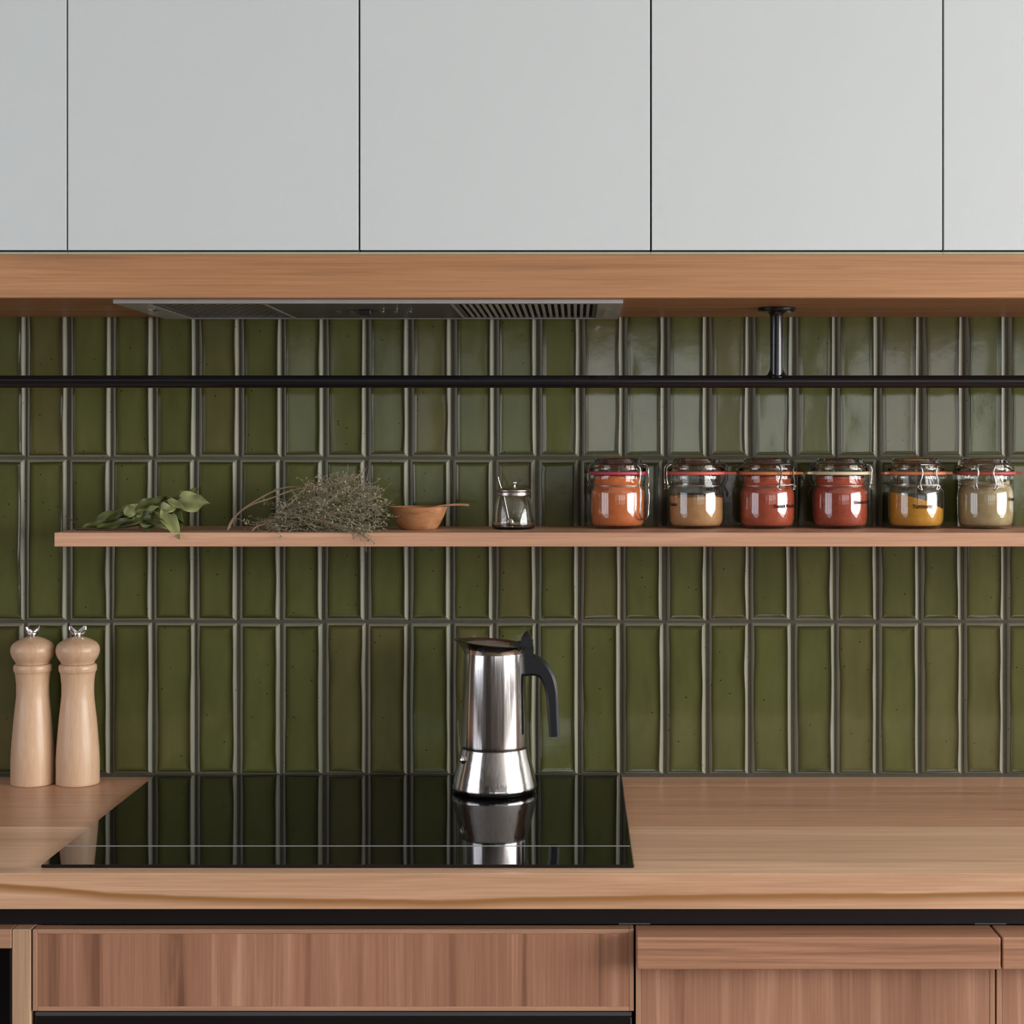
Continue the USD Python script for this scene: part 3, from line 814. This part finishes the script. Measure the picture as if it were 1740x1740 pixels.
# ------------------------------------------------------------------ clip-top spice jars
JD = .062
jar_out = [(0, 0), (.0290, 0), (.0335, .0008), (.0372, .0036), (.0396, .0085), (.0408, .0150), (.0413, .0240), (.0414, .0470), (.0411, .0535), (.0400, .0578), (.0384, .0605), (.0378, .0625), (.0378, .0655), (.0386, .0680), (.0402, .0697), (.0415, .0712), (.0420, .0735), (.0420, .0782), (.0412, .0796), (.0395, .0800), (.0345, .0800)]
jar_in = [(.0350, .0790), (.0354, .0660), (.0366, .0612), (.0391, .0562), (.0402, .0510), (.0402, .0170), (.0390, .0092), (.0358, .0048), (.0288, .0036), (0, .0036)]
LIFT = .0016
lid_p = [(0, .0990), (.0270, .0990), (.0284, .1002), (.0296, .1018), (.0318, .1028), (.0338, .1020), (.0348, .1000), (.0350, .0960), (.0360, .0938), (.0384, .0925), (.0408, .0912), (.0420, .0895), (.0422, .0860), (.0414, .0836), (.0390, .0832), (.0334, .0832), (.0326, .0850), (.0318, .0900), (.0300, .0925), (0, .0928)]
jars = [
    # px, clip angle, seal colour, label
    dict(px=1050, a=56, seal=(.40, .045, .075), lab='clip-top jar of orange-red spice with crimson seal, leftmost of the row', fill=.0775, pa=(.50, .125, .040), pb=(.62, .185, .065), what='orange-red ground spice filling the leftmost clip-top jar', text=None, lever='down', tabs=()),
    dict(px=1183, a=-84, seal=(.56, .10, .075), lab='clip-top jar of tan spice with coral seal, its clip turned left', fill=.0475, pa=(.42, .215, .095), pb=(.52, .29, .14), what='tan ground spice in the jar with the coral seal', text=('Cumin', -60, .0340, .0040), lever='in', tabs=(78,)),
    dict(px=1304, a=32, seal=(.55, .17, .06), lab='clip-top jar of red spice with orange seal, its dark wires crossing the lid', fill=.0765, pa=(.36, .065, .035), pb=(.46, .095, .050), what='brick-red ground spice in the jar with the orange seal', text=('Sweet Paprika', 36, .0318, .0042), lever='in', tabs=(75,)),
    dict(px=1428, a=76, seal=(.64, .55, .36), lab='clip-top jar of dark red spice with cream seal', fill=.0765, pa=(.31, .055, .032), pb=(.42, .085, .048), what='dark red ground spice in the jar with the cream seal', text=('Smoked Paprika', 52, .0375, .0040), lever='in', tabs=(-80,)),
    dict(px=1556.5, a=13, seal=(.60, .20, .085), lab='clip-top jar half full of golden yellow spice with orange seal', fill=.0450, pa=(.50, .225, .022), pb=(.60, .30, .045), what='golden yellow ground spice sloping in its half-full jar', text=('Turmeric', 2, .0312, .0046), lever='in', tabs=(-78, 78)),
    dict(px=1674.5, a=-13, seal=(.42, .075, .055), lab='clip-top jar of pale khaki spice with red seal, rightmost of the row', fill=.0690, pa=(.37, .27, .145), pb=(.47, .36, .21), what='pale khaki ground spice in the rightmost clip-top jar', text=('Ginger', 52, .0420, .0040), lever='in', tabs=(80,)),
]


def wrap_text(text, height, R, ang, z, c):
    m = meshkit.text_mesh(text, height, .0002, bold=True)
    v, f = np.array(m.vertices), np.array(m.faces)
    tm = trimesh.Trimesh(v, f, process=False)
    tm = trimesh.Trimesh(*trimesh.remesh.subdivide_to_size(tm.vertices, tm.faces, .0018), process=False)
    v, f = np.array(tm.vertices), np.array(tm.faces)
    w = v[:, 0].max()
    th = (v[:, 0] - w / 2) / R + math.radians(ang)
    rr = R + v[:, 2]
    return np.c_[c[0] + rr * np.sin(th), c[1] - rr * np.cos(th), c[2] + z + v[:, 1]], f


for k, J in enumerate(jars):
    c = np.array([(J['px'] - CX) * (CAM_D - JD) / F, -JD, SZ])
    t = thing('spice_jar', J['lab'], 'jar', c, group='clip-top spice jars on the shelf')
    obj('glass_body', lathe(jar_out + jar_in, c, 72), M['glass'], t, smooth=40)
    obj('glass_lid', lathe([(a_, b_ + LIFT) for a_, b_ in lid_p], c, 72), M['glass_lid'], t, smooth=40)
    sm = plain_mat(f'rubber_seal_{k}', J['seal'], .55)
    seal = lathe([(.0335, .0801), (.0434, .0801), (.0441, .0810), (.0441, .0838), (.0434, .0847), (.0335, .0847)], c, 72)
    tabs = []
    for ta in J['tabs']:
        tl = .0605 if k == 1 else .0530
        tb = m3.Manifold.cube([.014, tl - .0415, .0036]).translate([-.007, -tl, .0806])
        tabs.append(turned(moved(tb, c), ta, 2, c))
    obj('rubber_seal', join(seal, *tabs), sm, t, smooth=30)
    # wires: built with the clip facing the camera, then turned
    R = .0394
    neck = ring(R, .0641, .0010, c, 64)
    obj('neck_wire', neck, M['wire'], t, smooth=50)
    a = J['a']
    loc = lambda x, y, z: c + np.array([x, -y, z])
    hgt = .0945
    bail = spline([loc(-0.0117, .0400, .0950), loc(-0.0124, .0455, .0915), loc(-0.0108, .0462, .0830), loc(-0.0127, .0462, .0740), loc(-0.0135, .0452, .0650), loc(-0.011, .0458, .0590)], 22)
    bail2 = bail.copy()
    bail2[:, 0] = 2 * c[0] - bail2[:, 0]
    top = spline([loc(-0.0117, .0400, .0950), loc(-0.0055, .0385, .0953), loc(0.0055, .0385, .0953), loc(0.0117, .0400, .0950)], 10)
    clip = join(tube(bail, .0012, 8), tube(bail2, .0012, 8), tube(top, .0012, 8))
    obj('wire_clip', turned(clip, a, 2, c), M['wire'] if k != 2 else M['wire_dark'], t, smooth=50)
    if J['lever'] == 'down':
        lv = spline([loc(-0.011, .0462, .0590), loc(-0.0117, .0470, .050), loc(-0.0121, .0462, .030), loc(-0.0097, .0455, .0175), loc(0., .0450, .0140), loc(0.0097, .0455, .0175), loc(0.0121, .0462, .030), loc(0.0117, .0470, .050), loc(0.011, .0462, .0590)], 44)
    else:
        lv = spline([loc(-0.011, .0458, .0590), loc(-0.0159, .0450, .0605), loc(-0.0172, .0440, .0630), loc(-0.0124, .0452, .0655), loc(0., .0462, .0650), loc(0.0124, .0452, .0655), loc(0.0172, .0440, .0630), loc(0.0159, .0450, .0605), loc(0.011, .0458, .0590)], 44)
    obj('clip_lever', turned(tube(lv, .0012, 8), a, 2, c), M['wire'], t, smooth=50)
    # hinge on the far side: two wires up to the lid and a twisted tail
    hs = []
    for s in (-1, 1):
        hs.append(tube(spline([loc(s * .0095, -.0400, .0641), loc(s * .0092, -.0450, .0720), loc(s * .0088, -.0462, .0830), loc(s * .0085, -.0440, .0935), loc(s * .0080, -.0385, .0965)], 18), .0011, 7))
    hs.append(tube([loc(-.0088, -.0440, .0930), loc(.0088, -.0440, .0930)], .0016, 8))
    tail = spline([loc(-.0095, -.0408, .0641), loc(-.0070, -.0455, .0560), loc(-.004, -.0470, .050), loc(0, -.0462, .047), loc(.004, -.0470, .050), loc(.0070, -.0455, .0560), loc(.0095, -.0408, .0641)], 30)
    hs.append(tube(tail, .0010, 7))
    obj('wire_hinge', turned(join(*hs), a, 2, c), M['wire_dark'], t, smooth=50)
    band = spline([loc(.0345 * math.sin(x), .0345 * math.cos(x), .0962) for x in np.linspace(math.radians(16), math.radians(164), 9)], 30)
    band2 = band.copy()
    band2[:, 0] = 2 * c[0] - band2[:, 0]
    obj('lid_wire', turned(join(tube(band, .0008, 6), tube(band2, .0008, 6)), a, 2, c), M['wire_dark'], t, smooth=50)
    if J['text']:
        tx, ang, z, hh = J['text']
        obj('lettering', wrap_text(tx, hh * 1.15, .04165, ang, z, c), M['lettering'], t, label=f'black printed word {tx}')
    # contents: a thing of its own, loose powder
    fl = J['fill']
    prof = [(0, .0040), (.0288, .0040), (.0354, .0053), (.0386, .0096), (.0399, .0172), (.0399, min(fl, .0505))]
    if fl > .0500:
        prof += [(.0388, .0560)] if fl > .0560 else []
        prof += [(.0363, .0610), (.0350, fl)] if fl > .0612 else [(.0395, fl)]
    rt = prof[-1][0]
    prof += [(rt * .75, fl), (rt * .5, fl), (rt * .25, fl), (0, fl)]
    v, f = lathe(smooth_profile(prof[:-4], 3) + prof[-4:], (0, 0, 0), 72)
    top_m = np.clip((v[:, 2] - .030) / (fl - .030), 0, 1)
    q = meshkit.fbm(np.c_[v[:, :2] * 55 + k * 7, v[:, :1] * 0], 3, k) - .5
    v[:, 2] += top_m * q * .006
    if k == 4:
        v[:, 2] += top_m * (-v[:, 0] * .21 - np.maximum(v[:, 0] - .012, 0) * .35)
    v[:, 2] = np.clip(v[:, 2], .004, .0785)
    obj('ground_spice', (v + c, f), powder(f'spice_powder_{k}', J['pa'], J['pb']), smooth=40, label=J['what'], cat='ground spice', kind='stuff')

# ------------------------------------------------------------------ small glass jar with spoon
gc = np.array([(872.5 - CX) * (CAM_D - .088) / F, -.088, SZ])
t = thing('sugar_jar', 'small clear glass jar with pewter lid beside the wooden bowl', 'jar', gc)
gp = [(0, 0), (.0270, 0), (.0300, .0010), (.0314, .0040), (.0316, .0085), (.0308, .0160), (.0292, .0280), (.0270, .0390), (.0248, .0460), (.0234, .0490), (.0232, .0500), (.0218, .0500), (.0220, .0485), (.0234, .0450), (.0254, .0380), (.0278, .0270), (.0294, .0155), (.0300, .0090), (.0292, .0048), (.0262, .0034), (0, .0034)]
obj('glass_body', lathe(smooth_profile(gp, 3), gc, 72), M['clear_glass'], t, smooth=50)
obj('collar', lathe([(.0219, .0492), (.0236, .0492), (.0243, .0500), (.0243, .0535), (.0238, .0548), (.0219, .0548)], gc, 64), M['pewter'], t, smooth=35)
obj('lid', lathe(smooth_profile([(0, .0549), (.0240, .0549), (.0252, .0556), (.0254, .0572), (.0246, .0588), (.0200, .0604), (.0100, .0616), (0, .0620)], 4), gc, 64), M['pewter'], t, smooth=40)
obj('lid_knob', lathe([(0, .0618), (.0016, .0618), (.0014, .0655), (.0028, .0668), (.0032, .0685), (.0024, .0702), (0, .0708)], gc + [.002, 0, 0], 24), M['chrome'], t, smooth=40)
sp0, sp1 = gc + [-.0165, -.004, .0560], gc + [-.0232, -.006, .0770]
spoon = spline([gc + [-.006, 0, .010], gc + [-.0115, -.002, .036], sp0, (sp0 + sp1) / 2 + [-.0004, 0, 0], sp1], 30)
bowl = m3.Manifold.sphere(1, 24).scale([.0055, .003, .008]).translate(list(gc + [-.0048, 0, .0095]))
obj('metal_spoon', join(tube(spoon, np.interp(np.linspace(0, 1, 30), [0, .8, 1], [.0012, .0013, .0022]), 10), bowl), M['pewter'], smooth=50, label='thin metal spoon standing in the small glass jar', cat='spoon')

# ------------------------------------------------------------------ wooden bowl with a stirring stick
bc = np.array([(711 - CX) * (CAM_D - .096) / F, -.096, SZ])
bp = [(0, 0), (.0252, 0), (.0268, .0010), (.0300, .0052), (.0348, .0135), (.0392, .0235), (.0420, .0325), (.0424, .0334), (.0416, .0338), (.0404, .0334), (.0378, .0252), (.0332, .0160), (.0280, .0085), (.0200, .0052), (0, .0045)]
obj('wooden_bowl', lathe(smooth_profile(bp, 3), bc, 80), W['bowl'], smooth=50, label='small round wooden bowl between the dried thyme and glass jar', cat='bowl')
s0, s1 = bc + [.012, -.004, .0290], np.array([(797 - CX) * (CAM_D - .09) / F, -.09, SZ + .0352])
st = spline([s0, bc + [.0405, .002, .0352], s1], 24)
scoop = m3.Manifold.sphere(1, 24).scale([.012, .009, .0035]).translate(list(s0 + [-.008, 0, -.0015]))
obj('wooden_spoon', join(tube(st, np.interp(np.linspace(0, 1, 24), [0, .5, 1], [.0022, .0017, .0021]), 10), scoop), W['spoon'], smooth=50, label='slim wooden spoon lying across the small wooden bowl', cat='spoon')


# ------------------------------------------------------------------ bay leaves
def leaf(b, tip, width, face, curl=.0, fold=.25, wave=.06, seed=0, n=16, m=8):
    """A lanceolate leaf from b to tip, its upper side towards face."""
    b, tip, face = (np.asarray(x, float) for x in (b, tip, face))
    ax = tip - b
    L = np.linalg.norm(ax)
    ax /= L
    nrm = face - ax * (face @ ax)
    nrm /= np.linalg.norm(nrm)
    side = np.cross(nrm, ax)
    q = np.random.default_rng(seed)
    ph = q.uniform(0, 6, 2)
    top, bot = [], []
    for i in range(n + 1):
        s = i / n
        w = width / 2 * (math.sin(math.pi * min(1, s * .97 + .015) ** .80)) ** 1.22 + .0003
        lift = curl * L * (s * s - s * .3)
        for j in range(m + 1):
            u = j / m * 2 - 1
            zz = lift + fold * abs(u) * w + wave * width * math.sin(s * 11 + ph[0] + (1.5 if u > 0 else 0)) * abs(u) ** 2
            p = b + ax * (L * s) + side * (u * w) + nrm * zz
            top.append(p + nrm * .00018)
            bot.append(p - nrm * .00018)
    k = (n + 1) * (m + 1)
    idx = lambda i, j: i * (m + 1) + j
    Fs = []
    for i in range(n):
        for j in range(m):
            a, c_, d, e = idx(i, j), idx(i + 1, j), idx(i + 1, j + 1), idx(i, j + 1)
            Fs += [(a, c_, d), (a, d, e), (a + k, d + k, c_ + k), (a + k, e + k, d + k)]
        for j in (0, m):
            a, c_ = idx(i, j), idx(i + 1, j)
            Fs += [(a, a + k, c_ + k), (a, c_ + k, c_)] if j == 0 else [(a, c_, c_ + k), (a, c_ + k, a + k)]
    for i in (0, n):
        for j in range(m):
            a, c_ = idx(i, j), idx(i, j + 1)
            Fs += [(a, c_, c_ + k), (a, c_ + k, a + k)] if i == 0 else [(a, c_ + k, c_), (a, a + k, c_ + k)]
    V = np.array(top + bot)
    Fs = np.array(Fs)
    return V, Fs[:, ::-1] if False else Fs


t = thing('bay_leaf_bunch', 'bunch of green bay leaves lying at the left end of the shelf', 'herbs', (-.65, -.13, SZ))
A = lambda px, py, d: pt(px, py, d)
stem_pts = [A(128, 898.5, .12), A(165, 895, .12), A(205, 884, .12), A(245, 868, .12), A(280, 852, .11), A(305, 845, .11)]
obj('stem', tube(spline(stem_pts, 40), np.linspace(.0022, .0014, 40), 8), M['bay_stem'], t, smooth=50)
obj('stem', tube(spline([A(112, 877, .10), A(122, 884, .11), A(140, 893, .12), A(170, 897, .125)], 20), .0008, 6), M['bay_stem'], t, smooth=50)
obj('stem', tube(spline([A(135, 899, .13), A(190, 897.5, .135), A(230, 893, .135), A(262, 880, .13)], 20), .0014, 6), M['bay_stem'], t, smooth=50)
# base px, py, d; tip px, py, d; width; facing; curl; fold; pale
leaves = [
    ((296, 852, .105), (359, 858, .125), .034, (.1, -1, .45), .10, .22, 1),
    ((300, 850, .105), (338, 834, .09), .020, (-.2, -1, .9), .12, .35, 0),
    ((276, 868, .145), (305, 912, .197), .023, (.35, -1, .25), -.10, .32, 1),
    ((232, 880, .13), (292, 899, .160), .027, (-.1, -.75, 1), .06, .25, 1),
    ((282, 862, .12), (312, 884, .150), .020, (.6, -1, .3), -.12, .4, 0),
    ((292, 862, .12), (311, 899, .155), .015, (.9, -1, .2), -.08, .5, 0),
    ((228, 864, .115), (282, 846, .105), .017, (0, -1, .5), .08, .3, 0),
    ((222, 884, .12), (272, 862, .135), .020, (-.3, -1, .7), .07, .3, 1),
    ((150, 893, .12), (222, 858, .115), .014, (-.3, -1, .6), .02, .25, 0),
    ((214, 876, .125), (234, 856, .135), .019, (.3, -1, .4), .1, .3, 1),
    ((165, 897, .135), (232, 884, .150), .015, (0, -1, 1), .05, .2, 0),
    ((250, 872, .10), (306, 878, .09), .018, (0, -1, .6), .06, .3, 0),
    ((262, 868, .13), (300, 866, .140), .020, (.2, -1, .6), .10, .35, 1),
    ((243, 872, .135), (262, 893, .155), .019, (-.3, -1, .35), .06, .3, 0),
    ((270, 858, .10), (296, 845, .11), .016, (.2, -1, .3), .1, .4, 0),
    ((180, 893, .11), (240, 874, .105), .014, (0, -1, .7), .05, .3, 0),
    ((236, 894, .14), (268, 900, .165), .016, (0, -.6, 1), .05, .2, 0),
    ((140, 896, .13), (188, 884, .125), .009, (-.2, -1, .8), .03, .3, 0),
    ((158, 895, .125), (214, 871, .118), .012, (-.2, -1, .5), .05, .35, 0),
    ((190, 890, .13), (246, 888, .150), .012, (0, -1, .6), .08, .4, 0),
    ((262, 856, .12), (288, 874, .145), .012, (.5, -1, .1), -.1, .5, 0),
    ((284, 850, .11), (316, 866, .135), .012, (.6, -1, .2), -.1, .45, 1),
    ((205, 878, .115), (262, 858, .105), .012, (-.1, -1, .5), .06, .4, 0),
    ((240, 880, .14), (286, 892, .170), .013, (.2, -1, .7), .08, .45, 0),
]
for i, (b, tp, w, fc, cu, fo, pale) in enumerate(leaves):
    obj('leaf', leaf(A(*b), A(*tp), w * .96, fc, cu, fo, .17, i), M['bay_pale'] if pale else M['bay'], t, smooth=60)

# ------------------------------------------------------------------ dried thyme
q = np.random.default_rng(21)
t = thing('thyme_bunch', 'tangled bunch of dry grey-green thyme twigs on the shelf', 'herbs', (-.42, -.13, SZ))
for pts, r0, r1 in (
        ([A(387, 901, .15), A(397, 880, .145), A(425, 857, .14), A(452, 841, .13), A(482, 829, .12), A(515, 828, .12), A(560, 822, .12)], .0014, .0009),
        ([A(390, 898, .148), A(402, 876, .146), A(432, 856, .15), A(462, 846, .15), A(500, 832, .14), A(540, 834, .13)], .0011, .0008),
        ([A(428, 902, .165), A(440, 893, .160), A(462, 890, .150), A(490, 886, .140), A(540, 880, .14), A(590, 884, .13)], .0012, .0008),
        ([A(434, 889, .14), A(470, 883, .14), A(520, 870, .13), A(575, 862, .12), A(612, 858, .12)], .0014, .0009)):
    obj('stalk', tube(spline(pts, 36), np.linspace(r0, r1, 36), 7), M['stalk'], t, smooth=50)


def inside(px):
    """Upper and lower outline of the heap at this column."""
    up = np.interp(px, [430, 470, 500, 520, 540, 560, 590, 610, 625, 645], [890, 870, 838, 824, 812, 804, 803, 812, 830, 868])
    lo = np.interp(px, [430, 470, 500, 540, 600, 625, 645], [894, 896, 902, 904, 903, 900, 890])
    return up, lo


tw, lf, hd = [], [], []


def sprig(p, dirv, L, curlz, nleaf, rad, ls, heads=False):
    n = 8
    pts = [np.array(p)]
    dv = np.array(dirv, float)
    for i in range(n):
        dv = dv + q.normal(0, .16, 3) + np.array([0, 0, curlz])
        dv /= np.linalg.norm(dv)
        nx = pts[-1] + dv * L / n
        if nx[1] > -.188:
            nx[2] = max(nx[2], SZ + .001)
        nx[1] = np.clip(nx[1], -.205, -.03)
        pts.append(nx)
    pts = np.array(pts)
    tw.append(tube(pts, np.linspace(rad, rad * .55, n + 1), 4))
    for k in range(nleaf):
        s = q.uniform(.15, 1) * n
        i = min(int(s), n - 1)
        o = pts[i] + (pts[i + 1] - pts[i]) * (s - i)
        w = q.normal(0, 1, 3)
        w /= np.linalg.norm(w)
        a = dv * .5 + w
        a /= np.linalg.norm(a)
        sd = np.cross(a, q.normal(0, 1, 3))
        sd /= np.linalg.norm(sd)
        l = ls * q.uniform(.6, 1.3)
        V = np.array([o, o + a * l * .5 + sd * l * .24, o + a * l, o + a * l * .5 - sd * l * .24, o + a * l * .5 + np.cross(a, sd) * l * .12])
        (hd if heads else lf).append((V, np.array([[0, 1, 4], [1, 2, 4], [2, 3, 4], [3, 0, 4], [0, 3, 1], [1, 3, 2]])))


for k in range(430):
    px = q.uniform(440, 628)
    up, lo = inside(px)
    py = lo - (lo - up) * q.uniform(0, .92) ** 1.0
    low = (py - up) / max(lo - up, 1)
    d = q.uniform(.08, .17)
    ang = q.normal(.05, .35)
    dirv = (math.cos(ang) * (1 if q.random() < .85 else -1), q.normal(0, .35), math.sin(ang) * .5)
    green = low > .38 or q.random() < .25
    sprig(A(px, py, d), dirv, q.uniform(.02, .05), q.normal(-.01, .05), 9 if green else 5, .0005, .0046 if green else .0036, not green)
for k in range(70):      # long pale strands combed along the heap
    px = q.uniform(450, 560)
    up, lo = inside(px + 40)
    sprig(A(px, lo - q.uniform(2, 40), q.uniform(.12, .178)), (1, q.normal(0, .12), q.normal(.02, .12)), q.uniform(.06, .11), q.normal(0, .015), 16, .0006, .0042)
for k in range(150):     # upright dry flower twigs on the crown
    px = q.uniform(505, 628)
    up, lo = inside(px)
    sprig(A(px, up + q.uniform(8, 42), q.uniform(.08, .16)), (q.normal(.25, .5), q.normal(0, .3), q.normal(.5, .7)), q.uniform(.012, .026), -.04, 4, .00055, .0032, True)
for k in range(16):      # strands trailing to the right and over the edge
    sprig(A(q.uniform(560, 605), q.uniform(893, 901), q.uniform(.172, .186)), (.9, -.22, -.12), q.uniform(.03, .055), -.06, 12, .0005, .0042)
for k in range(7):
    sprig(A(q.uniform(600, 618), q.uniform(815, 850), .13), (.7, -.1, -.55), q.uniform(.03, .05), -.02, 2, .0005, .0035, True)
obj('twigs', join(*tw), M['twig'], t, kind='stuff')
obj('foliage', join(*lf), M['thyme'], t, kind='stuff')
obj('dry_flower_heads', join(*hd), M['seed_head'], t, kind='stuff')
